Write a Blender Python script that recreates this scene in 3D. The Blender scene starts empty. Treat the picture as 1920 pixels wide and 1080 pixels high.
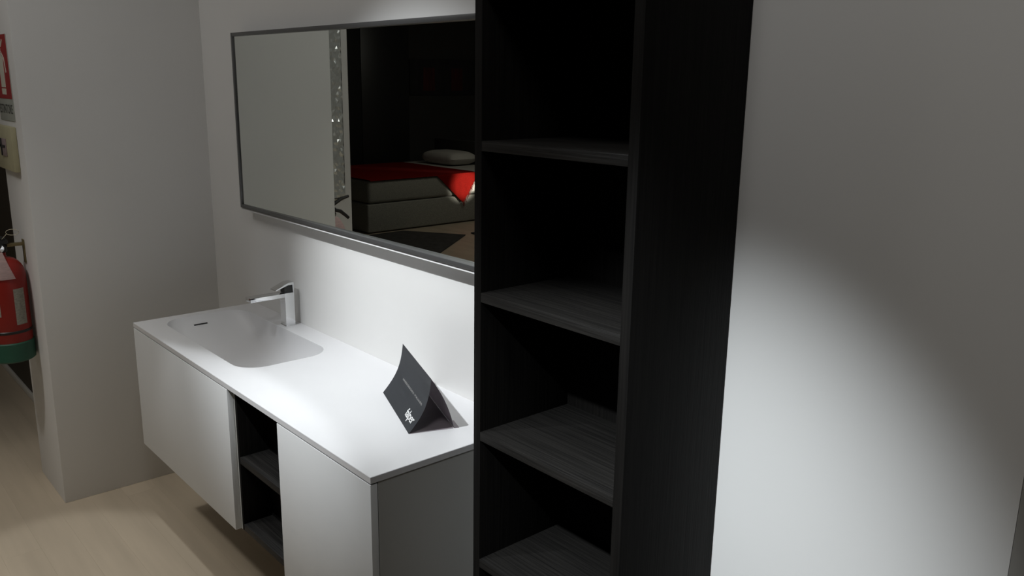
import bpy, bmesh, math, random
from mathutils import Vector, Matrix, noise
random.seed(7)
S = bpy.context.scene
COL = S.collection
H = 0.848            # counter top above the floor; builders below measure z from the counter top

# ---------------------------------------------------------------- camera
cam = bpy.data.cameras.new('camera'); co = bpy.data.objects.new('camera', cam); COL.objects.link(co)
cam.sensor_width = 36; cam.lens = 1600.52 * 36 / 1920
cam.shift_x = (960 - 945.29) / 1920; cam.shift_y = (530.32 - 540) / 1920
co.location = (3.3173, -1.4824, 0.9204 + H)
co.rotation_euler = (1.3384, -0.0117, 0.8613)
cam.clip_start = 0.02
S.camera = co

# ---------------------------------------------------------------- world, lights, exposure
w = bpy.data.worlds.new('world'); S.world = w; w.use_nodes = True
w.node_tree.nodes['Background'].inputs[0].default_value = (1.0, 0.97, 0.92, 1)
w.node_tree.nodes['Background'].inputs[1].default_value = 0.012

def spot(name, loc, target, power, half, blend, col, radius=0.03):
    l = bpy.data.lights.new(name, 'SPOT'); l.energy = power; l.spot_size = 2 * math.radians(half)
    l.spot_blend = blend; l.color = col; l.shadow_soft_size = radius
    o = bpy.data.objects.new(name, l); COL.objects.link(o)
    o.location = Vector(loc) + Vector((0, 0, H))
    o.rotation_euler = (Vector(target) - Vector(loc)).to_track_quat('-Z', 'Y').to_euler()
    return o
def area(name, loc, target, power, sx, sy, col):
    l = bpy.data.lights.new(name, 'AREA'); l.energy = power; l.shape = 'RECTANGLE'; l.size = sx; l.size_y = sy; l.color = col
    o = bpy.data.objects.new(name, l); COL.objects.link(o)
    o.location = Vector(loc) + Vector((0, 0, H))
    o.rotation_euler = (Vector(target) - Vector(loc)).to_track_quat('-Z', 'Y').to_euler()
    return o
COOL = (0.93, 0.97, 1.0)
spot('vanity_spotlight', (1.14, -1.68, 2.24), (1.195, 0.0, 0.17), 315, 19.8, 1.0, COOL, 0.025)
sc_ = spot('mirror_bounce_fill', (0.98, -0.86, 2.35), (0.98, -0.86, 0.0), 76, 12.2, 0.16, COOL, 0.04)  # unseen added spot, stands in for light the mirror throws onto the counter front
sc_.scale = (1.95, 1.0, 1.0)
spot('wall_spotlight', (2.345, -2.07, 2.20), (2.335, 0.083, -0.47), 432, 14.5, 1.0, (0.90, 0.96, 1.0), 0.03)
spot('floor_spotlight', (0.10, -2.00, 2.35), (0.00, -1.75, -0.85), 118, 38, 1.0, (1.0, 0.97, 0.92), 0.08)
area('ambient_fill_left', (0.15, -1.75, 2.40), (0.30, -1.4, 0), 12.5, 1.0, 1.0, (1.0, 0.985, 0.965))  # unseen panel added as ambient fill for the left walls and floor
area('ambient_fill_right', (2.42, -1.25, 2.40), (2.35, -0.7, 0.0), 9, 0.4, 0.5, (1.0, 0.985, 0.96))  # second unseen panel, added as ambient fill on the wall beside the tower
spot('bedside_spotlight', (-3.2, -6.4, -0.15), (-5.10, -5.37, -0.36), 560, 6.0, 0.7, (1.0, 0.93, 0.85), 0.05)
area('bedroom_ceiling_light', (-3.0, -5.2, 2.3), (-3.9, -4.8, -0.8), 17, 1.5, 1.5, (1.0, 0.95, 0.85))

S.view_settings.view_transform = 'Standard'; S.view_settings.look = 'None'
S.view_settings.gamma = 1; S.view_settings.use_curve_mapping = False
S.view_settings.exposure = 0.0
S.cycles.use_denoising = True
S.cycles.max_bounces = 8; S.cycles.diffuse_bounces = 5; S.cycles.glossy_bounces = 5

# ---------------------------------------------------------------- materials
def mat(name, col, rough=0.6, metal=0.0, spec=0.5, bump=None, var=None, coat=0):
    m = bpy.data.materials.new(name); m.use_nodes = True; nt = m.node_tree; b = nt.nodes['Principled BSDF']
    b.inputs['Base Color'].default_value = (*col, 1); b.inputs['Roughness'].default_value = rough
    b.inputs['Metallic'].default_value = metal; b.inputs['Specular IOR Level'].default_value = spec
    b.inputs['Coat Weight'].default_value = coat
    tc = nt.nodes.new('ShaderNodeTexCoord')
    if var:                                   # var = (scale xyz, amount): grain in the colour
        mp = nt.nodes.new('ShaderNodeMapping'); mp.inputs['Scale'].default_value = var[0]
        nz = nt.nodes.new('ShaderNodeTexNoise'); nz.inputs['Scale'].default_value = 1; nz.inputs['Detail'].default_value = 6
        nt.links.new(tc.outputs['Object'], mp.inputs[0]); nt.links.new(mp.outputs[0], nz.inputs['Vector'])
        rp = nt.nodes.new('ShaderNodeMapRange'); rp.inputs[1].default_value = 0.3; rp.inputs[2].default_value = 0.7
        rp.inputs[3].default_value = 1 - var[1]; rp.inputs[4].default_value = 1 + var[1]
        nt.links.new(nz.outputs[0], rp.inputs[0])
        mx = nt.nodes.new('ShaderNodeVectorMath'); mx.operation = 'SCALE'; mx.inputs[0].default_value = col
        nt.links.new(rp.outputs[0], mx.inputs['Scale']); nt.links.new(mx.outputs[0], b.inputs['Base Color'])
        m['scale_node'] = mx.name
    if bump:                                  # bump = (scale xyz, strength, distance)
        mp = nt.nodes.new('ShaderNodeMapping'); mp.inputs['Scale'].default_value = bump[0]
        nz = nt.nodes.new('ShaderNodeTexNoise'); nz.inputs['Scale'].default_value = 1; nz.inputs['Detail'].default_value = 4
        nt.links.new(tc.outputs['Object'], mp.inputs[0]); nt.links.new(mp.outputs[0], nz.inputs['Vector'])
        bp = nt.nodes.new('ShaderNodeBump'); bp.inputs['Strength'].default_value = bump[1]; bp.inputs['Distance'].default_value = bump[2]
        nt.links.new(nz.outputs[0], bp.inputs['Height']); nt.links.new(bp.outputs[0], b.inputs['Normal'])
    return m
M = {}
M['wall'] = mat('white_wall_paint', (0.74, 0.735, 0.72), 0.75, spec=0.3, bump=((90, 90, 90), 0.08, 0.002), var=((1.5, 1.5, 1.5), 0.02))
M['ceiling'] = mat('grey_ceiling_paint', (0.35, 0.34, 0.33), 0.9, bump=((60, 60, 60), 0.1, 0.002))
M['dark_wall'] = mat('dark_brown_wall_panel', (0.045, 0.036, 0.024), 0.7, var=((30, 30, 2), 0.2))
M['olive_wall'] = mat('olive_grey_wall_paint', (0.20, 0.195, 0.165), 0.8, var=((2, 2, 2), 0.05))
M['jamb'] = mat('grey_jamb_metal', (0.34, 0.34, 0.33), 0.5, metal=0.3, var=((2, 2, 20), 0.05))
M['black_wall'] = mat('charcoal_wall_paint', (0.030, 0.029, 0.026), 0.85, var=((3, 3, 3), 0.1))
M['skirting'] = mat('pale_skirting_paint', (0.55, 0.53, 0.48), 0.5, var=((3, 3, 3), 0.04))
M['joint'] = mat('dark_floor_joint', (0.33, 0.27, 0.20), 0.8, var=((4, 4, 4), 0.1))
M['solid_surface'] = mat('white_solid_surface', (0.70, 0.70, 0.71), 0.42, spec=0.35, var=((6, 6, 6), 0.008))
M['lacquer'] = mat('matt_white_lacquer', (0.72, 0.73, 0.73), 0.55, spec=0.3, bump=((300, 300, 300), 0.12, 0.0006), var=((5, 5, 5), 0.012))
M['carcass'] = mat('grey_carcass_board', (0.46, 0.46, 0.44), 0.6, spec=0.3, bump=((250, 250, 250), 0.1, 0.0006))
M['oak_x'] = mat('black_stained_oak_horizontal_grain', (0.0105, 0.0097, 0.0088), 0.6, spec=0.25, bump=((6, 260, 260), 0.7, 0.0016), var=((5, 190, 190), 0.55))
M['oak_z'] = mat('black_stained_oak_vertical_grain', (0.006, 0.0055, 0.005), 0.7, spec=0.12, bump=((240, 240, 6), 0.5, 0.001), var=((180, 180, 4), 0.4))
M['chrome'] = mat('polished_chrome', (0.78, 0.79, 0.80), 0.10, metal=1.0, bump=((8, 8, 8), 0.02, 0.001))
M['chrome_dark'] = mat('dark_chrome_slot', (0.03, 0.03, 0.03), 0.3, metal=0.6)
M['frame'] = mat('dark_grey_anodised_aluminium', (0.13, 0.13, 0.13), 0.38, metal=0.6, bump=((4, 200, 200), 0.05, 0.0005))
M['ledge'] = mat('pale_satin_ledge', (0.62, 0.62, 0.62), 0.6, spec=0.3, var=((10, 10, 10), 0.01))
M['strip'] = mat('pale_aluminium_strip', (0.90, 0.90, 0.84), 0.35, metal=0.2, spec=0.6)
M['mirror'] = mat('silvered_mirror_glass', (0.80, 0.83, 0.79), 0.0, metal=1.0)
M['card'] = mat('charcoal_printed_card', (0.075, 0.080, 0.088), 0.5, spec=0.4, var=((12, 12, 12), 0.05))
M['card_in'] = mat('card_inside', (0.30, 0.265, 0.29), 0.6, var=((12, 12, 12), 0.08))
M['white_ink'] = mat('white_print', (0.80, 0.80, 0.80), 0.6)
M['grey_ink'] = mat('fine_grey_print', (0.50, 0.50, 0.48), 0.6)
M['red_paint'] = mat('red_enamel', (0.24, 0.012, 0.008), 0.4, spec=0.4, var=((6, 6, 6), 0.06))
M['green_rubber'] = mat('green_plastic_boot', (0.012, 0.075, 0.045), 0.5, var=((8, 8, 8), 0.1))
M['black_plastic'] = mat('black_plastic', (0.012, 0.012, 0.012), 0.4, bump=((60, 60, 60), 0.1, 0.001))
M['label_paper'] = mat('cream_label_paper', (0.50, 0.49, 0.42), 0.6, var=((90, 90, 260), 0.25))
M['tag_paper'] = mat('pink_tag_paper', (0.62, 0.46, 0.44), 0.7, var=((40, 40, 200), 0.12))
M['brass'] = mat('tarnished_brass', (0.20, 0.16, 0.08), 0.45, metal=0.6, var=((30, 30, 30), 0.15))
M['wire'] = mat('pale_seal_wire', (0.45, 0.42, 0.30), 0.5)
M['sign_red'] = mat('sign_red', (0.33, 0.02, 0.02), 0.45, var=((9, 9, 9), 0.05))
M['sign_white'] = mat('sign_off_white', (0.62, 0.60, 0.50), 0.5, var=((9, 9, 9), 0.04))
M['sign_grey'] = mat('sign_pale_grey', (0.40, 0.42, 0.38), 0.5, var=((9, 9, 9), 0.04))
M['sign_ink'] = mat('sign_dark_ink', (0.07, 0.07, 0.06), 0.5)
M['beige_plastic'] = mat('yellowed_beige_plastic', (0.42, 0.39, 0.25), 0.5, var=((14, 14, 14), 0.08))
M['mauve_plastic'] = mat('faded_mauve_plastic', (0.26, 0.20, 0.20), 0.5, var=((20, 20, 20), 0.08))
M['bed_fabric'] = mat('grey_upholstery', (0.24, 0.237, 0.205), 0.95, bump=((300, 300, 300), 0.5, 0.002), var=((120, 120, 120), 0.25))
M['sheet'] = mat('white_bed_linen', (0.50, 0.48, 0.44), 0.9, bump=((14, 14, 14), 0.3, 0.01), var=((6, 6, 6), 0.05))
M['throw'] = mat('red_woven_throw', (0.17, 0.006, 0.004), 0.95, spec=0.05, bump=((60, 400, 60), 0.4, 0.003), var=((20, 140, 140), 0.25))
M['rug'] = mat('dark_grey_rug', (0.045, 0.043, 0.040), 1.0, bump=((200, 200, 200), 0.8, 0.006), var=((14, 14, 14), 0.3))
M['art'] = mat('black_painted_canvas', (0.012, 0.011, 0.012), 0.8, var=((5, 9, 2), 0.4))
M['art_red'] = mat('red_painted_canvas', (0.05, 0.006, 0.005), 0.8, var=((5, 30, 3), 0.5))
M['film'] = mat('crumpled_clear_film', (0.66, 0.68, 0.66), 0.12, metal=0.3, spec=0.8)
M['leg'] = mat('black_bed_leg', (0.03, 0.03, 0.03), 0.5)

def floor_material():
    m = mat('pale_oak_floor_board', (0.45, 0.378, 0.285), 0.5, spec=0.35, bump=((4, 70, 40), 0.10, 0.001), var=((1.1, 14, 8), 0.085))
    nt = m.node_tree; mx = nt.nodes[m['scale_node']]; b = nt.nodes['Principled BSDF']
    oi = nt.nodes.new('ShaderNodeObjectInfo'); mr = nt.nodes.new('ShaderNodeMapRange')
    mr.inputs[3].default_value = 0.98; mr.inputs[4].default_value = 1.02
    nt.links.new(oi.outputs['Random'], mr.inputs[0])
    m2 = nt.nodes.new('ShaderNodeVectorMath'); m2.operation = 'SCALE'
    nt.links.new(mx.outputs[0], m2.inputs[0]); nt.links.new(mr.outputs[0], m2.inputs['Scale'])
    nt.links.new(m2.outputs[0], b.inputs['Base Color'])
    # each board takes its own stretch of grain
    ad = nt.nodes.new('ShaderNodeVectorMath'); ad.operation = 'ADD'
    tc = next(n for n in nt.nodes if n.type == 'TEX_COORD')
    sc = nt.nodes.new('ShaderNodeMath'); sc.operation = 'MULTIPLY'; sc.inputs[1].default_value = 37
    nt.links.new(oi.outputs['Random'], sc.inputs[0]); nt.links.new(sc.outputs[0], ad.inputs[1])
    for l in list(nt.links):
        if l.from_node == tc: nt.links.new(ad.outputs[0], l.to_socket)
    nt.links.new(tc.outputs['Object'], ad.inputs[0])
    return m
M['board'] = floor_material()

# ---------------------------------------------------------------- builders
def B(): return bmesh.new()
def box(bm, x0, x1, y0, y1, z0, z1, bev=0.0, seg=2):
    t = bmesh.new(); bmesh.ops.create_cube(t, size=1)
    for v in t.verts:
        v.co = Vector(((x0 + x1) / 2 + v.co.x * (x1 - x0), (y0 + y1) / 2 + v.co.y * (y1 - y0), (z0 + z1) / 2 + v.co.z * (z1 - z0)))
    if bev: bmesh.ops.bevel(t, geom=list(t.edges), offset=bev, segments=seg, affect='EDGES', profile=0.5)
    me = bpy.data.meshes.new('tmp'); t.to_mesh(me); t.free(); bm.from_mesh(me); bpy.data.meshes.remove(me)
    return bm
def lathe(bm, prof, cx, cy, n=40, a0=0.0, a1=2 * math.pi):
    full = abs(a1 - a0 - 2 * math.pi) < 1e-6; rings = []
    for r, z in prof:
        rings.append([bm.verts.new((cx + r * math.cos(a0 + (a1 - a0) * i / n), cy + r * math.sin(a0 + (a1 - a0) * i / n), z)) for i in range(n if full else n + 1)])
    for a, b in zip(rings, rings[1:]):
        for i in range(n):
            j = (i + 1) % n if full else i + 1
            bm.faces.new((a[i], a[j], b[j], b[i]))
    if full:
        for ring, fl in ((rings[0], True), (rings[-1], False)):
            if prof[0 if fl else -1][0] > 1e-4: bm.faces.new(ring[::-1] if fl else ring)
    return bm
def tube(bm, pts, r, n=10, closed=False):
    pts = [Vector(p) for p in pts]; rings = []
    rr = r if isinstance(r, (list, tuple)) else [r] * len(pts)
    for i, p in enumerate(pts):
        a = pts[i - 1] if i else (pts[-1] if closed else pts[0]); b = pts[(i + 1) % len(pts)] if (i < len(pts) - 1 or closed) else pts[-1]
        d = (b - a).normalized(); up = Vector((0, 0, 1)) if abs(d.z) < 0.95 else Vector((1, 0, 0))
        u = d.cross(up).normalized(); v = u.cross(d)
        rings.append([bm.verts.new(p + rr[i] * (u * math.cos(2 * math.pi * k / n) + v * math.sin(2 * math.pi * k / n))) for k in range(n)])
    for i in range(len(rings) - (0 if closed else 1)):
        a, b = rings[i], rings[(i + 1) % len(rings)]
        for k in range(n): bm.faces.new((a[k], a[(k + 1) % n], b[(k + 1) % n], b[k]))
    if not closed: bm.faces.new(rings[0][::-1]); bm.faces.new(rings[-1])
    return bm
def prism(bm, poly, axis, a, b):
    """poly: 2-D outline in the two remaining axes, extruded along `axis` from a to b."""
    def P(u, v, t):
        return {'x': (t, u, v), 'y': (u, t, v), 'z': (u, v, t)}[axis]
    A = [bm.verts.new(P(u, v, a)) for u, v in poly]; C = [bm.verts.new(P(u, v, b)) for u, v in poly]
    n = len(poly)
    for i in range(n): bm.faces.new((A[i], A[(i + 1) % n], C[(i + 1) % n], C[i]))
    bm.faces.new(A[::-1]); bm.faces.new(C)
    return bm
def obj(name, bm, m, parent=None, sharp=25, fix=True):
    if fix: bmesh.ops.recalc_face_normals(bm, faces=bm.faces)
    me = bpy.data.meshes.new(name)
    if parent is not None:
        root = parent; off = Vector((0, 0, 0))
        while root is not None: off += root.location; root = root.parent
    else:
        xs = [v.co.x for v in bm.verts]; ys = [v.co.y for v in bm.verts]; zs = [v.co.z for v in bm.verts]
        off = Vector(((min(xs) + max(xs)) / 2, (min(ys) + max(ys)) / 2, min(zs) + H))
    for v in bm.verts: v.co = v.co + Vector((0, 0, H)) - off
    bm.to_mesh(me); bm.free(); me.materials.append(m)
    for p in me.polygons: p.use_smooth = True
    me.set_sharp_from_angle(angle=math.radians(sharp))
    o = bpy.data.objects.new(name, me); COL.objects.link(o)
    if parent is None: o.location = off
    else: o.parent = parent
    return o
def tag(o, label, cat, group=None):
    o['label'] = label; o['category'] = cat
    if group: o['group'] = group
    return o
def thing(name, loc, label, cat, group=None):
    o = bpy.data.objects.new(name, None); o.empty_display_size = 0.1; COL.objects.link(o)
    o.location = Vector(loc) + Vector((0, 0, H)); return tag(o, label, cat, group)
def struct(name, bm, m, parent=None):
    o = obj(name, bm, m, parent)
    if parent is None: o['kind'] = 'structure'
    return o
def text_mesh(body, size, bold=0.0, spacing=1.0, xs=1.0):
    c = bpy.data.curves.new('t', 'FONT'); c.body = body; c.size = size; c.offset = bold; c.space_character = spacing
    c.resolution_u = 3; c.extrude = 0
    o = bpy.data.objects.new('t', c); COL.objects.link(o)
    dg = bpy.context.evaluated_depsgraph_get(); me = bpy.data.meshes.new_from_object(o.evaluated_get(dg))
    bm = bmesh.new(); bm.from_mesh(me)
    for v in bm.verts: v.co.x *= xs
    bpy.data.objects.remove(o); bpy.data.curves.remove(c); bpy.data.meshes.remove(me)
    return bm

# ---------------------------------------------------------------- the room
FZ = -H
fl = struct('floor', box(B(), -8.2, 4.6, -8.2, 0.30, FZ - 0.06, FZ - 0.012), M['joint'])
def floor_boards():
    pw, pl_, gap = 0.13, 3.2, 0.00012
    bm = box(B(), gap, pl_ - gap, gap, pw - gap, -0.012, 0)
    me = None; r = 0; y = -8.17
    lens = []
    while y < 0.10:
        x = -8.15 - random.uniform(0.2, 2.9); 
        while x < 4.5:
            if me is None:
                me = bpy.data.meshes.new('floor_board'); bm.to_mesh(me); bm.free(); me.materials.append(M['board'])
            o = bpy.data.objects.new('floor_board', me); COL.objects.link(o); o.parent = fl
            x0 = max(x, -8.15); x1 = min(x + pl_, 4.55)
            o.scale = ((x1 - x0) / pl_, 1, 1)
            o.location = Vector((x0, y, 0)) + Vector((0, 0, 0)) - fl.location
            x += pl_
        y += pw; r += 1
floor_boards()
struct('ceiling', box(B(), -8.2, 4.6, -8.2, 0.30, 2.45, 2.50), M['ceiling'])
struct('wall_back', box(B(), -0.397, 2.902, 0.0, 0.14, FZ, 2.45), M['wall'])
struct('wall_left', box(B(), -0.785, -0.397, -0.722, 0.14, FZ, 2.45, 0.002, 2), M['wall'])
struct('wall_left_rear', box(B(), -8.0, -0.785, -0.53, -0.40, FZ, 2.45), M['dark_wall'])
struct('baseboard_left_rear', box(B(), -7.9, -0.786, -0.545, -0.53, FZ, FZ + 0.035, 0.003), M['skirting'])
struct('trim_1', box(B(), 2.902, 2.945, 0.0, 0.14, FZ, 2.45, 0.002), M['jamb'])
struct('wall_right_rear', box(B(), 2.945, 4.5, 0.01, 0.14, FZ, 2.45), M['olive_wall'])
struct('wall_far', box(B(), -7.55, -7.40, -8.1, -0.545, FZ, 2.45), M['black_wall'])

# pale partition seen in the mirror, with a film-wrapped picture on it
PY = -1.6
struct('wall_partition', box(B(), PY - 0.06, PY, -1.562, -1.10, FZ, 2.45), M['wall'])
pic = thing('wrapped_picture', (PY, -1.32, 0.157), 'tall picture wrapped in crumpled clear film on the partition seen in the mirror', 'picture')
pz0, pz1, py0, py1 = 0.157, 1.75, -1.508, -1.14
bm = B(); fr = 0.0035
box(bm, PY, PY + 0.016, py0, py0 + fr, pz0, pz1, 0.001); box(bm, PY, PY + 0.016, py1 - fr, py1, pz0, pz1, 0.001)
box(bm, PY, PY + 0.016, py0 + fr, py1 - fr, pz0, pz0 + fr * 1.5, 0.001); box(bm, PY, PY + 0.016, py0 + fr, py1 - fr, pz1 - fr, pz1, 0.001)
obj('frame', bm, M['black_plastic'], pic)
obj('backing', box(B(), PY + 0.0002, PY + 0.008, py0 + fr, py1 - fr, pz0 + fr * 1.5, pz1 - fr), M['sign_grey'], pic)
bm = B(); nx, nz = 26, 84; g = []; rf = random.Random(3)
for j in range(nz + 1):
    row = []
    for i in range(nx + 1):
        y = py0 + fr + (py1 - py0 - 2 * fr) * i / nx; z = pz0 + fr * 1.5 + (pz1 - pz0 - 2.5 * fr) * j / nz
        y += rf.uniform(-0.005, 0.005) if 0 < i < nx else 0; d = rf.uniform(0, 0.010) + 0.003 * noise.noise(Vector((y * 12, 1, z * 4)))
        row.append(bm.verts.new((PY + 0.012 + d, y, z)))
    g.append(row)
for j in range(nz):
    for i in range(nx): bm.faces.new((g[j][i], g[j][i + 1], g[j + 1][i + 1], g[j + 1][i]))
bmesh.ops.triangulate(bm, faces=bm.faces[:])
bmesh.ops.solidify(bm, geom=bm.faces[:], thickness=0.001)
obj('film', bm, M['film'], pic, sharp=2)

# ---------------------------------------------------------------- vanity: countertop with basin
L, D, TC = 1.702, 0.5, 0.017
def rrect(x0, x1, y0, y1, r, z, n=14):
    pts = []
    for cx, cy, a in ((x1 - r, y1 - r, 0), (x0 + r, y1 - r, 90), (x0 + r, y0 + r, 180), (x1 - r, y0 + r, 270)):
        for k in range(n + 1):
            t = math.radians(a + 90 * k / n); pts.append((cx + r * math.cos(t), cy + r * math.sin(t), z))
    return pts
bm = B()
rings = []
bx0, bx1, by0, by1 = 0.045, 0.797, -0.412, -0.086
N = 22
for k in range(N + 1):
    t = k / N
    a = t * math.pi / 2
    if t < 0.12:
        d = 0.003 * (t / 0.12) ** 2; ins = 0.0035 * (t / 0.12); il = ins
    s = t
    depth = 0.135 * math.sin(a)
    inr = 0.105 * (1 - math.cos(a)) ** 1.15          # steep at the rim, flat at the bottom
    il = 0.33 * s ** 1.25                             # long gentle ramp on the left
    iy = 0.085 * (1 - math.cos(a)) ** 1.15
    r = 0.088 + 0.0 * s
    r = max(0.02, min(0.088, (by1 - by0 - 2 * iy) / 2 - 0.003))
    rings.append([bm.verts.new(p) for p in rrect(bx0 + il, bx1 - inr, by0 + iy, by1 - iy, r, -depth)])
n = len(rings[0])
for a, b in zip(rings, rings[1:]):
    for i in range(n): bm.faces.new((a[i], b[i], b[(i + 1) % n], a[(i + 1) % n]))
bm.faces.new(rings[-1])
c = 0.0012
outer = [bm.verts.new(p) for p in ((c, -D + c, 0), (L - c, -D + c, 0), (L - c, -c, 0), (c, -c, 0))]
es = [bm.edges.new((outer[i], outer[(i + 1) % 4])) for i in range(4)]
rim = [bm.edges.get((rings[0][i], rings[0][(i + 1) % n])) for i in range(n)]
bmesh.ops.triangle_fill(bm, use_beauty=True, edges=es + rim)
o2 = [bm.verts.new(p) for p in ((0, -D, -c), (L, -D, -c), (L, 0, -c), (0, 0, -c))]
o3 = [bm.verts.new(p) for p in ((0, -D, -TC), (L, -D, -TC), (L, 0, -TC), (0, 0, -TC))]
for i in range(4):
    j = (i + 1) % 4
    bm.faces.new((outer[i], outer[j], o2[j], o2[i])); bm.faces.new((o2[i], o2[j], o3[j], o3[i]))
# underside: frame around the bowl
bmesh.ops.recalc_face_normals(bm, faces=bm.faces)
cnt = thing('countertop', (L / 2, -D / 2, -TC), 'thin matt white countertop with an integrated rounded basin, on top of the floating vanity', 'countertop')
obj('worktop', bm, M['solid_surface'], cnt, sharp=30, fix=False)
# overflow slot lying on the ramp
bm = B()
sl = [(-0.0033, 0), (0.0033, 0)]
tube(bm, [(0.0755, -0.294, -0.0308), (0.0755, -0.241, -0.0308)], 0.0030, 10)
obj('overflow_slot', bm, M['chrome_dark'], cnt)['label'] = 'narrow black overflow slot'
bm = B(); lathe(bm, [(0.0, -0.1325), (0.028, -0.1325), (0.032, -0.1355)], 0.56, -0.25, 28)
obj('drain_cover', bm, M['chrome'], cnt)['label'] = 'round chrome drain cover'

# tap
tap = thing('basin_mixer_tap', (0.394, -0.05, 0), 'square chrome mixer tap with a long flat spout, standing behind the basin', 'tap')
X0, X1 = 0.370, 0.413
bm = B(); prism(bm, [(-0.067, 0.0), (-0.029, 0.0), (-0.029, 0.129), (-0.067, 0.129)], 'x', X0, X1)
bmesh.ops.bevel(bm, geom=bm.edges[:], offset=0.0008, segments=2, affect='EDGES')
obj('body', bm, M['chrome'], tap)
bm = B(); box(bm, X0, X1, -0.204, -0.0672, 0.1135, 0.129, 0.0008)
sp = obj('spout', bm, M['chrome'], tap)
bm = B(); lathe(bm, [(0.0, 0.1085), (0.006, 0.1085), (0.0075, 0.1100), (0.0075, 0.1137)], 0.3925, -0.190, 20)
obj('aerator', bm, M['chrome'], sp)
bm = B()
prism(bm, [(-0.104, 0.1425), (-0.104, 0.1465), (-0.052, 0.1685), (-0.029, 0.1690), (-0.029, 0.1292), (-0.034, 0.1292), (-0.0345, 0.1600), (-0.052, 0.1600)], 'x', X0, X1)
bmesh.ops.bevel(bm, geom=bm.edges[:], offset=0.0005, segments=1, affect='EDGES')
obj('lever', bm, M['chrome'], tap)
bm = B(); prism(bm, [(-0.066, 0.1292), (-0.034, 0.1292), (-0.0345, 0.158), (-0.052, 0.158), (-0.066, 0.150)], 'x', X0 + 0.004, X1 - 0.004)
obj('cartridge', bm, M['black_plastic'], tap)['label'] = 'dark cartridge under the lever'
bm = B(); box(bm, X0 - 0.003, X1 + 0.003, -0.070, -0.026, 0.0, 0.0025, 0.0006)
obj('base_plate', bm, M['chrome'], tap)

# ---------------------------------------------------------------- vanity cabinets
HC = -0.5005; T1 = -TC - 0.004; XA, XB = 0.870, 1.210; FT = 0.021
v1 = thing('vanity_drawer_unit', (0.435, -0.25, HC), 'wide white wall-hung drawer unit under the basin, left end of the vanity', 'cabinet')
bm = B()
x0, x1, y0, y1 = 0.004, XA - 0.002, -D + FT + 0.001, -0.002; t = 0.018
box(bm, x0, x0 + t, y0, y1, HC + 0.002, T1 + 0.004); box(bm, x1 - t, x1, y0, y1, HC + 0.002, T1 + 0.004)
box(bm, x0 + t, x1 - t, y0, y1, HC + 0.002, HC + 0.002 + t); box(bm, x0 + t, x1 - t, y1 - t, y1, HC + 0.02, T1 - 0.14)
obj('carcass', bm, M['carcass'], v1)
obj('drawer_front', box(B(), 0.0, XA, -D, -D + FT, HC, T1, 0.0012), M['lacquer'], v1)

NX0, NX1, NY = XA + 0.0022, XB - 0.001, -D + FT
v2 = thing('open_niche', ((NX0 + NX1) / 2, -0.25, HC), 'dark oak open niche with one shelf, between the two white vanity units', 'shelf unit')
bm = B(); box(bm, NX0 + 0.0045, NX0 + 0.017, NY, -0.002, HC, T1 + 0.004, 0.0006)
obj('side_panel', bm, M['oak_z'], v2)
bm = B(); box(bm, NX1 - 0.015, NX1, NY, -0.002, HC, T1 + 0.004, 0.0006)
obj('side_panel', bm, M['oak_z'], v2)
bm = B(); box(bm, NX0 + 0.017, NX1 - 0.015, -0.382, -0.370, HC, T1 + 0.004)
obj('back_panel', bm, M['oak_z'], v2)
for za in (HC, -0.268):
    bm = B(); box(bm, NX0 + 0.017, NX1 - 0.015, NY, -0.382, za, za + 0.022, 0.0006)
    obj('shelf' if za > HC else 'bottom_panel', bm, M['oak_x'], v2)
bm = B(); box(bm, NX0 + 0.0002, NX0 + 0.0043, NY - 0.001, NY + 0.012, HC, T1 + 0.004)
obj('edge_strip', bm, M['strip'], v2)['label'] = 'thin pale metal edge strip'

v3 = thing('vanity_cabinet', ((XB + L) / 2, -0.25, HC), 'white wall-hung cabinet with one plain door, right end of the vanity', 'cabinet')
bm = B(); x0, x1 = XB + 0.001, L - 0.0015
box(bm, x0, x0 + t, y0, y1, HC, T1 + 0.004); box(bm, x1 - t, x1, y0, y1, HC, T1 + 0.004)
box(bm, x0 + t, x1 - t, y0, y1, HC, HC + t); box(bm, x0 + t, x1 - t, y1 - t, y1, HC + t, T1 + 0.004); box(bm, x0 + t, x1 - t, y0 + 0.02, y1 - t, T1 - 0.016, T1 + 0.002)
obj('carcass', bm, M['carcass'], v3)
obj('door', box(B(), XB, L - 0.001, -D, -D + FT - 0.001, HC, T1, 0.0015), M['lacquer'], v3)

# ---------------------------------------------------------------- mirror
mr = thing('wall_mirror', (0.86, 0, 0.408), 'wide rectangular wall mirror with a thin dark grey frame, above the basin', 'mirror')
mx0, mx1, mz0, mz1 = 0.0195, 1.72, 0.4098, 1.0885; f = 0.014
MF = -0.050
bm = B()
box(bm, mx0, mx0 + f, MF, -0.012, mz0, mz1, 0.0006); box(bm, mx1 - f, mx1, MF, -0.012, mz0, mz1, 0.0006)
box(bm, mx0 + f, mx1 - f, MF, -0.012, mz1 - f, mz1, 0.0006); box(bm, mx0 + f, mx1 - f, MF, -0.012, mz0, mz0 + f, 0.0006)
obj('frame', bm, M['frame'], mr)
bm = B(); prism(bm, [(mx0 + f, -0.045), (mx1 - f, -0.0278), (mx1 - f, -0.013), (mx0 + f, -0.013)], 'z', mz0 + f, mz1 - f)
obj('glass', bm, M['mirror'], mr)
obj('mounting_back', box(B(), mx0 + 0.02, mx1 - 0.02, -0.012, -0.0005, mz0 + 0.02, mz1 - 0.02), M['carcass'], mr)
bm = B(); prism(bm, [(-0.044, mz0 - 0.0002), (-0.047, mz0 - 0.008), (-0.014, mz0 - 0.008), (-0.014, mz0 - 0.0002)], 'x', mx0 + 0.002, mx1 - 0.002)
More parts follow.
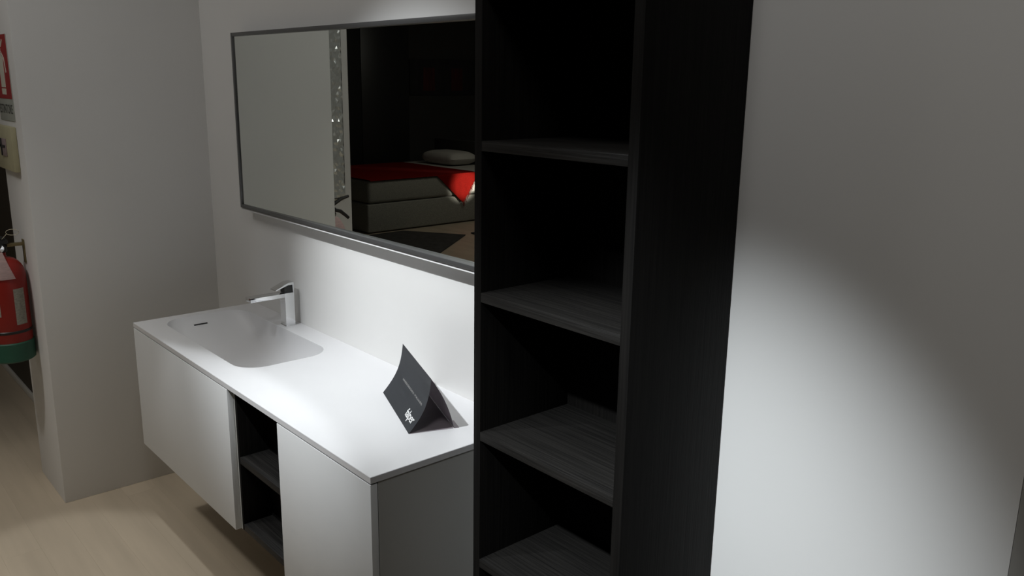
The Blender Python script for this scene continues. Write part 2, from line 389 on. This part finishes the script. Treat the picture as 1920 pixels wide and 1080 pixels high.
obj('lower_ledge', bm, M['ledge'], mr)['label'] = 'pale satin ledge under the dark frame'

# ---------------------------------------------------------------- tall black shelving
TX0, TX1, TY, ST = 1.8623, 2.3236, -0.315, 0.0239
tw = thing('tall_shelving', ((TX0 + TX1) / 2, TY / 2, FZ), 'tall narrow black oak open shelving tower, standing against the white wall', 'shelf unit')
ZT, ZB = 1.50, FZ
obj('side_panel', box(B(), TX0, TX0 + ST, TY, -0.001, ZB, ZT, 0.0006), M['oak_z'], tw)
obj('side_panel', box(B(), TX1 - ST, TX1, TY, -0.001, ZB, ZT, 0.0006), M['oak_z'], tw)
obj('back_panel', box(B(), TX0 + ST, TX1 - ST, TY + 0.284, -0.004, ZB + 0.06, ZT), M['oak_z'], tw)
for z in (1.125, 0.795, 0.460, 0.1275, -0.2002, -0.53):
    obj('shelf', box(B(), TX0 + ST, TX1 - ST, TY, TY + 0.284, z - 0.0217, z, 0.0006), M['oak_x'], tw)
obj('top_panel', box(B(), TX0 + ST, TX1 - ST, TY, TY + 0.284, ZT - 0.024, ZT, 0.0006), M['oak_x'], tw)
obj('bottom_panel', box(B(), TX0 + ST, TX1 - ST, TY, TY + 0.284, ZB + 0.036, ZB + 0.06, 0.0006), M['oak_x'], tw)

# ---------------------------------------------------------------- folded card on the counter
A0 = Vector((1.240, -0.167, 0)); U = Vector((1.547 - 1.240, -0.284 + 0.167, 0)); LU = U.length; U.normalize()
Nn = Vector((-U.y, U.x, 0)); RH = 0.148; DP = 0.127; TH = 0.0011
card = thing('folded_card', tuple(A0 + U * LU / 2 + Nn * DP / 2), 'charcoal folded tent card with white print, standing on the white countertop', 'card')
def fprof(v):   # front face, v 0 bottom .. 1 ridge -> (s, z)
    s, z = DP / 2 * v, RH * v; b = 0.015 * math.sin(math.pi * v); k = math.hypot(DP / 2, RH)
    return s + b * RH / k, z - b * (DP / 2) / k
def bprof(v):   # back face, v 0 ridge .. 1 bottom
    s, z = DP / 2 + DP / 2 * v, RH * (1 - v); b = 0.008 * math.sin(math.pi * v); k = math.hypot(DP / 2, RH)
    return s + b * RH / k, z + b * (DP / 2) / k
def sheet(prof, th, n=14):
    bm = B(); rows = []
    for j in range(n + 1):
        s, z = prof(j / n); rows.append([bm.verts.new(A0 + U * (LU * i / 2) + Nn * s + Vector((0, 0, z + 0.0002))) for i in range(3)])
    for j in range(n):
        for i in range(2): bm.faces.new((rows[j][i], rows[j][i + 1], rows[j + 1][i + 1], rows[j + 1][i]))
    bmesh.ops.solidify(bm, geom=bm.faces[:], thickness=th)
    return bm
obj('front_panel', sheet(fprof, -TH), M['card'], card)
obj('back_panel', sheet(bprof, TH), M['card_in'], card)['label'] = 'darker rear panel'
bm = B(); pts = [A0 + Nn * 0.004, A0 + U * LU + Nn * 0.004, A0 + U * LU + Nn * (DP - 0.003), A0 + Nn * (DP - 0.003)]
prism(bm, [(p.x, p.y) for p in pts], 'z', 0.0002, 0.0014)
obj('base_flap', bm, M['card_in'], card)
bm = B(); q0 = A0 + U * (LU + 0.0) + Nn * (DP + 0.001)
prism(bm, [((q0).x, (q0).y), ((q0 + Nn * 0.012).x, (q0 + Nn * 0.012).y), ((q0 + Nn * 0.012 - U * 0.05).x, (q0 + Nn * 0.012 - U * 0.05).y), ((q0 - U * 0.05).x, (q0 - U * 0.05).y)], 'z', 0.0002, 0.0016)
obj('rear_tab', bm, M['card_in'], card)
def print_on(bm, u0, v0, du_per_m=1.0):
    arc = math.hypot(DP / 2, RH)
    for v in bm.verts:
        u = u0 * LU + v.co.x; vv = v0 + v.co.y / arc
        s, z = fprof(vv); s2, z2 = fprof(vv + 0.01); tn = Vector((s2 - s, z2 - z)).normalized()
        nn = Vector((-tn.y, tn.x))            # towards the viewer side
        s += nn.x * (TH + 0.0004); z += nn.y * (TH + 0.0004)
        v.co = A0 + U * u + Nn * s + Vector((0, 0, z))
    return bm
t1 = text_mesh('ARREDOBAGNO ITALIANO', 0.0085, 0.0, 1.55, 1.0)
wd = max(v.co.x for v in t1.verts) - min(v.co.x for v in t1.verts)
k = (0.66 * LU) / wd
for v in t1.verts: v.co.x *= k
obj('printed_line', print_on(t1, 0.255, 0.475), M['grey_ink'], card, fix=False)['label'] = 'fine grey line of print'
t2 = text_mesh('falper', 0.033, 0.0003, 0.9, 1.0)
wd = max(v.co.x for v in t2.verts); k = (0.235 * LU) / wd
for v in t2.verts: v.co.x *= k
obj('printed_logo', print_on(t2, 0.705, 0.125), M['white_ink'], card, fix=False)['label'] = 'white printed wordmark'

# ---------------------------------------------------------------- sign, switch plate and extinguisher on the wall end
EY = -0.722
sg = thing('fire_extinguisher_sign', (-0.61, EY, 0.743), 'red and white fire extinguisher sign high on the end of the left wall', 'sign')
sx0, sx1 = -0.737, -0.485
obj('plate', box(B(), sx0, sx1, EY - 0.003, EY - 0.0002, 0.743, 1.073, 0.0008), M['sign_grey'], sg)
obj('red_field', box(B(), sx0 + 0.001, sx1 - 0.001, EY - 0.0042, EY - 0.003, 0.829, 1.072), M['sign_red'], sg)
bm = B()
def flat(poly): prism(bm, poly, 'y', EY - 0.0052, EY - 0.0042)
cx = -0.601
flat([(cx - 0.036, 0.845), (cx + 0.036, 0.845), (cx + 0.036, 0.868), (cx - 0.036, 0.868)])
flat([(cx - 0.036, 0.873), (cx + 0.036, 0.873), (cx + 0.036, 0.975)] + [(cx + 0.036 * math.cos(a), 0.975 + 0.030 * math.sin(a)) for a in [math.pi * i / 10 for i in range(1, 10)]] + [(cx - 0.036, 0.975)])
flat([(cx - 0.014, 1.008), (cx + 0.014, 1.008), (cx + 0.014, 1.022), (cx - 0.014, 1.022)])
flat([(cx - 0.040, 1.026), (cx + 0.030, 1.026), (cx + 0.058, 1.048), (cx + 0.050, 1.055), (cx + 0.022, 1.036), (cx - 0.040, 1.040)])
flat([(cx + 0.016, 1.010), (cx + 0.058, 0.985), (cx + 0.074, 0.930), (cx + 0.064, 0.927), (cx + 0.050, 0.975), (cx + 0.016, 0.998)])
obj('pictogram', bm, M['sign_white'], sg)['label'] = 'off-white extinguisher pictogram'
t3 = text_mesh('ESTINTORE', 0.045, 0.0006, 1.0)
wd = max(v.co.x for v in t3.verts); k = 0.225 / wd
for v in t3.verts: v.co = Vector((-0.724 + v.co.x * k, EY - 0.0036, 0.772 + v.co.y * 1.1))
obj('lettering', t3, M['sign_ink'], sg, fix=False)['label'] = 'dark lettering'

sw = thing('switch_plate', (-0.65, EY, 0.545), 'yellowed beige switch plate below the red sign on the end of the left wall', 'switch')
obj('plate', box(B(), -0.805, -0.497, EY - 0.022, EY - 0.0002, 0.545, 0.722, 0.004), M['beige_plastic'], sw)
obj('rocker', box(B(), -0.675, -0.590, EY - 0.026, EY - 0.022, 0.602, 0.672, 0.001), M['mauve_plastic'], sw)['label'] = 'faded mauve rocker'
bm = B(); box(bm, -0.672, -0.655, EY - 0.029, EY - 0.026, 0.602, 0.672, 0.001); box(bm, -0.70, -0.60, EY - 0.029, EY - 0.0262, 0.636, 0.646, 0.0008)
obj('toggle', bm, M['black_plastic'], sw)

ex, ey, er = -0.600, EY - 0.090, 0.083
fe = thing('fire_extinguisher', (ex, ey, -0.235), 'red fire extinguisher with a green boot, hung on the end of the left wall', 'fire extinguisher')
bm = B(); lathe(bm, [(er - 0.004, -0.165), (er, -0.155), (er, 0.115)] + [(er * math.cos(a) ** 0.8 if a < 1.5 else 0.02, 0.115 + 0.085 * math.sin(a)) for a in [math.radians(x) for x in (12, 24, 36, 48, 60, 70, 78)]] + [(0.020, 0.204), (0.020, 0.222)], ex, ey, 48)
obj('cylinder', bm, M['red_paint'], fe)
bm = B(); lathe(bm, [(er - 0.006, -0.235), (er + 0.003, -0.228), (er + 0.004, -0.155), (er + 0.001, -0.150)], ex, ey, 48)
obj('boot', bm, M['green_rubber'], fe)['label'] = 'dark green plastic boot'
bm = B(); lathe(bm, [(er + 0.0002, -0.112), (er + 0.0018, -0.110), (er + 0.0018, -0.102), (er + 0.0002, -0.100)], ex, ey, 48)
obj('strap', bm, M['black_plastic'], fe)['label'] = 'thin black strap'
def label_patch(name, a0, a1, z0, z1, m):
    bm = B(); lathe(bm, [(er + 0.0010, z0), (er + 0.0010, z1)], ex, ey, 12, math.radians(a0), math.radians(a1))
    bmesh.ops.solidify(bm, geom=bm.faces[:], thickness=0.0006); return obj(name, bm, m, fe)
label_patch('paper_label', 10, 42, -0.075, 0.075, M['label_paper'])
label_patch('paper_label', -70, -26, -0.035, 0.075, M['label_paper'])
bm = B(); lathe(bm, [(0.023, 0.218), (0.026, 0.222), (0.026, 0.244), (0.018, 0.250), (0.016, 0.262)], ex, ey, 20)
box(bm, ex - 0.016, ex + 0.016, ey - 0.028, ey + 0.030, 0.250, 0.268, 0.003)
obj('valve', bm, M['black_plastic'], fe)
bm = B(); tube(bm, [(ex, ey + 0.02, 0.268), (ex + 0.006, ey - 0.02, 0.285), (ex + 0.012, ey - 0.065, 0.312), (ex + 0.016, ey - 0.105, 0.322)], [0.010, 0.010, 0.009, 0.007], 10)
obj('squeeze_lever', bm, M['black_plastic'], fe)
bm = B(); tube(bm, [(ex, ey - 0.02, 0.255), (ex + 0.004, ey - 0.06, 0.245), (ex + 0.008, ey - 0.09, 0.220), (ex + 0.010, ey - 0.105, 0.205)], [0.010, 0.010, 0.009, 0.008], 10)
obj('carrying_handle', bm, M['black_plastic'], fe)
bm = B(); tube(bm, [(ex - 0.02, ey - 0.02, 0.232), (ex - 0.05, ey - 0.05, 0.225), (ex - 0.072, ey - 0.072, 0.17), (ex - 0.078, ey - 0.078, 0.05), (ex - 0.078, ey - 0.078, -0.10), (ex - 0.074, ey - 0.074, -0.17)], 0.009, 10)
obj('hose', bm, M['black_plastic'], fe)
bm = B(); lathe(bm, [(0.0, 0.0), (0.014, 0.0), (0.015, 0.004), (0.015, 0.012), (0.0, 0.014)], 0, 0, 18)
for v in bm.verts: v.co = Vector((ex + 0.018 + v.co.z, ey + v.co.x - 0.004, 0.236 + v.co.y))
obj('pressure_gauge', bm, M['chrome'], fe)
bm = B()
tagp = [(-0.03, 0.222), (0.03, 0.222), (0.062, 0.118), (-0.062, 0.118)]
rows = []
for j in range(7):
    t_ = j / 6; z = 0.222 - 0.104 * t_; hw = 30 + 18 * t_
    rr = 0.030 + (er + 0.004 - 0.030) * min(1, (1 - ((z - 0.115) / 0.108)) ** 0.6 + 0.05)
    rows.append([bm.verts.new((ex + rr * math.cos(math.radians(-28 + hw * (i / 4 - 1))), ey + rr * math.sin(math.radians(-28 + hw * (i / 4 - 1))), z)) for i in range(9)])
for j in range(6):
    for i in range(8): bm.faces.new((rows[j][i], rows[j][i + 1], rows[j + 1][i + 1], rows[j + 1][i]))
bmesh.ops.solidify(bm, geom=bm.faces[:], thickness=0.0008)
obj('inspection_tag', bm, M['tag_paper'], fe)['label'] = 'pale pink paper inspection tag around the neck'
bm = B(); tube(bm, [(ex + 0.02 + 0.006 * math.cos(a), ey + 0.048 + 0.022 * math.cos(a), 0.298 + 0.012 * math.sin(a)) for a in [2 * math.pi * i / 20 for i in range(20)]], 0.0012, 6, closed=True)
tube(bm, [(ex + 0.016, ey + 0.028, 0.292), (ex + 0.012, ey + 0.010, 0.272)], 0.0012, 6)
obj('seal_wire', bm, M['wire'], fe)
bm = B(); box(bm, ex - 0.014, ex + 0.014, EY - 0.005, EY - 0.0003, 0.165, 0.262, 0.001)
box(bm, ex - 0.012, ex + 0.012, ey + 0.0255, EY - 0.004, 0.238, 0.250, 0.001)
obj('wall_hook', bm, M['brass'], fe)['label'] = 'tarnished brass wall hook'

# ---------------------------------------------------------------- dark bedroom display, seen in the mirror
bx, by = -5.095, -3.94
bed = thing('bed', (-6.05, -4.95, FZ), 'low grey upholstered bed in the dark display seen in the mirror', 'bed')
obj('base', box(B(), -6.75, bx, -6.20, by, FZ + 0.014, -0.50, 0.02, 3), M['bed_fabric'], bed)
obj('mattress', box(B(), -6.74, bx + 0.01, -6.19, by - 0.01, -0.495, -0.225, 0.045, 4), M['bed_fabric'], bed)
obj('headboard', box(B(), -6.80, bx + 0.02, -6.30, -6.205, FZ, 0.10, 0.02, 3), M['black_wall'], bed)
for x in (-6.65, bx - 0.09):
    for y in (-6.08, by - 0.12):
        obj('leg', lathe(B(), [(0.026, FZ + 0.0003), (0.028, FZ + 0.015)], x, y, 14), M['leg'], bed)
# fitted white sheet over the head end
bm = B(); box(bm, -6.742, bx + 0.018, -6.192, -5.36, -0.47, -0.215, 0.03, 3)
obj('sheet', bm, M['sheet'], bed)['label'] = 'white sheet folded over the head end'
def pillow(loc, sx, sy, h, label):
    bm = bmesh.new(); n_ = 16; top = []; bot = []
    for sgn, st in ((1, top), (-1, bot)):
        for j in range(n_ + 1):
            row = []
            for i in range(n_ + 1):
                a, b = i / n_ * 2 - 1, j / n_ * 2 - 1
                e = max(0.0, (1 - a ** 4)) * max(0.0, (1 - b ** 4)); pinch = 1 - 0.06 * (a * a * b * b)
                zz = sgn * h / 2 * e ** 0.45 + (0.004 * noise.noise(Vector((a * 3, b * 3, sgn))) if e > 0 else 0)
                row.append(bm.verts.new((loc[0] + a * sx / 2 * pinch, loc[1] + b * sy / 2 * pinch, loc[2] + h / 2 + zz)))
            st.append(row)
        for j in range(n_):
            for i in range(n_): bm.faces.new((st[j][i], st[j][i + 1], st[j + 1][i + 1], st[j + 1][i]))
    bmesh.ops.remove_doubles(bm, verts=bm.verts, dist=0.0005)
    return tag(obj('pillow', bm, M['sheet'], None, 60), label, 'pillow')
pillow((-6.10, -5.93, -0.214), 0.75, 0.48, 0.19, 'white pillow at the head of the grey bed seen in the mirror')
# red throw: runner over the mattress with one corner hanging down the near side
bm = B(); zt = -0.2205; g = []
ny, nx = 60, 26
def edge_drop(y):     # how far the near edge hangs below the mattress top at this y
    if -4.93 > y > -5.58:
        if y > -5.345: return 0.004 + 0.37 * ((-4.93 - y) / 0.415)
        return 0.02 + 0.35 * ((y + 5.58) / 0.235)
    return 0.006
for j in range(ny + 1):
    y = by - 0.02 - 1.615 * j / ny; dr = edge_drop(y); row = []
    for i in range(nx + 1):
        t_ = i / nx
        if t_ < 0.5:
            x = -6.70 + (bx + 0.015 + 6.70) * (t_ / 0.5); z = zt + 0.003 * noise.noise(Vector((x * 4, y * 4, 0)))
        else:
            k = (t_ - 0.5) / 0.5; x = bx + 0.018 + 0.010 * min(1, k * 6) + 0.004 * math.sin(y * 60) * k; z = zt - dr * k
        row.append(bm.verts.new((x, y, z + (0.005 if t_ < 0.5 else 0.002))))
    g.append(row)
for j in range(ny):
    for i in range(nx):
        f4 = (g[j][i], g[j][i + 1], g[j + 1][i + 1], g[j + 1][i])
        if (f4[0].co - f4[3].co).length > 1e-5: bm.faces.new(f4)
bmesh.ops.remove_doubles(bm, verts=bm.verts, dist=0.0004)
bmesh.ops.solidify(bm, geom=bm.faces[:], thickness=0.004)
th = thing('bed_throw', (-6.0, -4.7, zt), 'red throw with a hanging fringed corner, over the bed seen in the mirror', 'blanket')
obj('cloth', bm, M['throw'], th)
bm = B()
for k in range(46):
    y = -5.57 + 0.23 * k / 45; dr = edge_drop(y); z0 = zt - dr
    ln = 0.035 + 0.025 * random.random()
    tube(bm, [(bx + 0.030, y, z0 + 0.004), (bx + 0.032, y + random.uniform(-0.012, 0.004), z0 - ln)], 0.0022, 5)
fg = obj('fringe', bm, M['throw'], th); fg['kind'] = 'stuff'

def rug(pts, label):
    bm = B(); prism(bm, pts, 'z', FZ + 0.0002, FZ + 0.012); bmesh.ops.bevel(bm, geom=bm.edges[:], offset=0.004, segments=2, affect='EDGES')
    return tag(obj('rug', bm, M['rug']), label, 'rug')
rug([(-5.02, -3.0), (-3.85, -2.8), (-3.64, -3.85), (-4.35, -4.80), (-5.02, -4.38)], 'large dark grey rug beside the bed, seen in the mirror')
rug([(-4.12, -4.86), (-3.90, -5.9), (-4.55, -6.0), (-4.42, -4.93)], 'smaller grey rug at the right edge of the mirror view')

wr = thing('wardrobe', (-7.1, -4.9, FZ), 'tall black wardrobe behind the bed, seen in the mirror', 'wardrobe')
obj('carcass', box(B(), -7.39, -6.995, -5.90, -3.3, FZ, 2.0, 0.003), M['black_wall'], wr)
for y in (-5.90, -5.095, -4.29):
    obj('door', box(B(), -6.993, -6.975, y + 0.002, y + 0.800, FZ + 0.06, 1.99, 0.002), M['black_plastic'], wr)
art = thing('wall_picture', (-7.39, -6.85, 0.70), 'dark canvas with two red patches behind the bed, seen in the mirror', 'picture')
obj('canvas', box(B(), -7.398, -7.37, -7.50, -6.20, 0.70, 1.22, 0.003), M['art'], art)
for y in (-6.66, -7.20):
    obj('red_patch', box(B(), -7.3695, -7.366, y, y + 0.22, 0.76, 1.10, 0.001), M['art_red'], art)
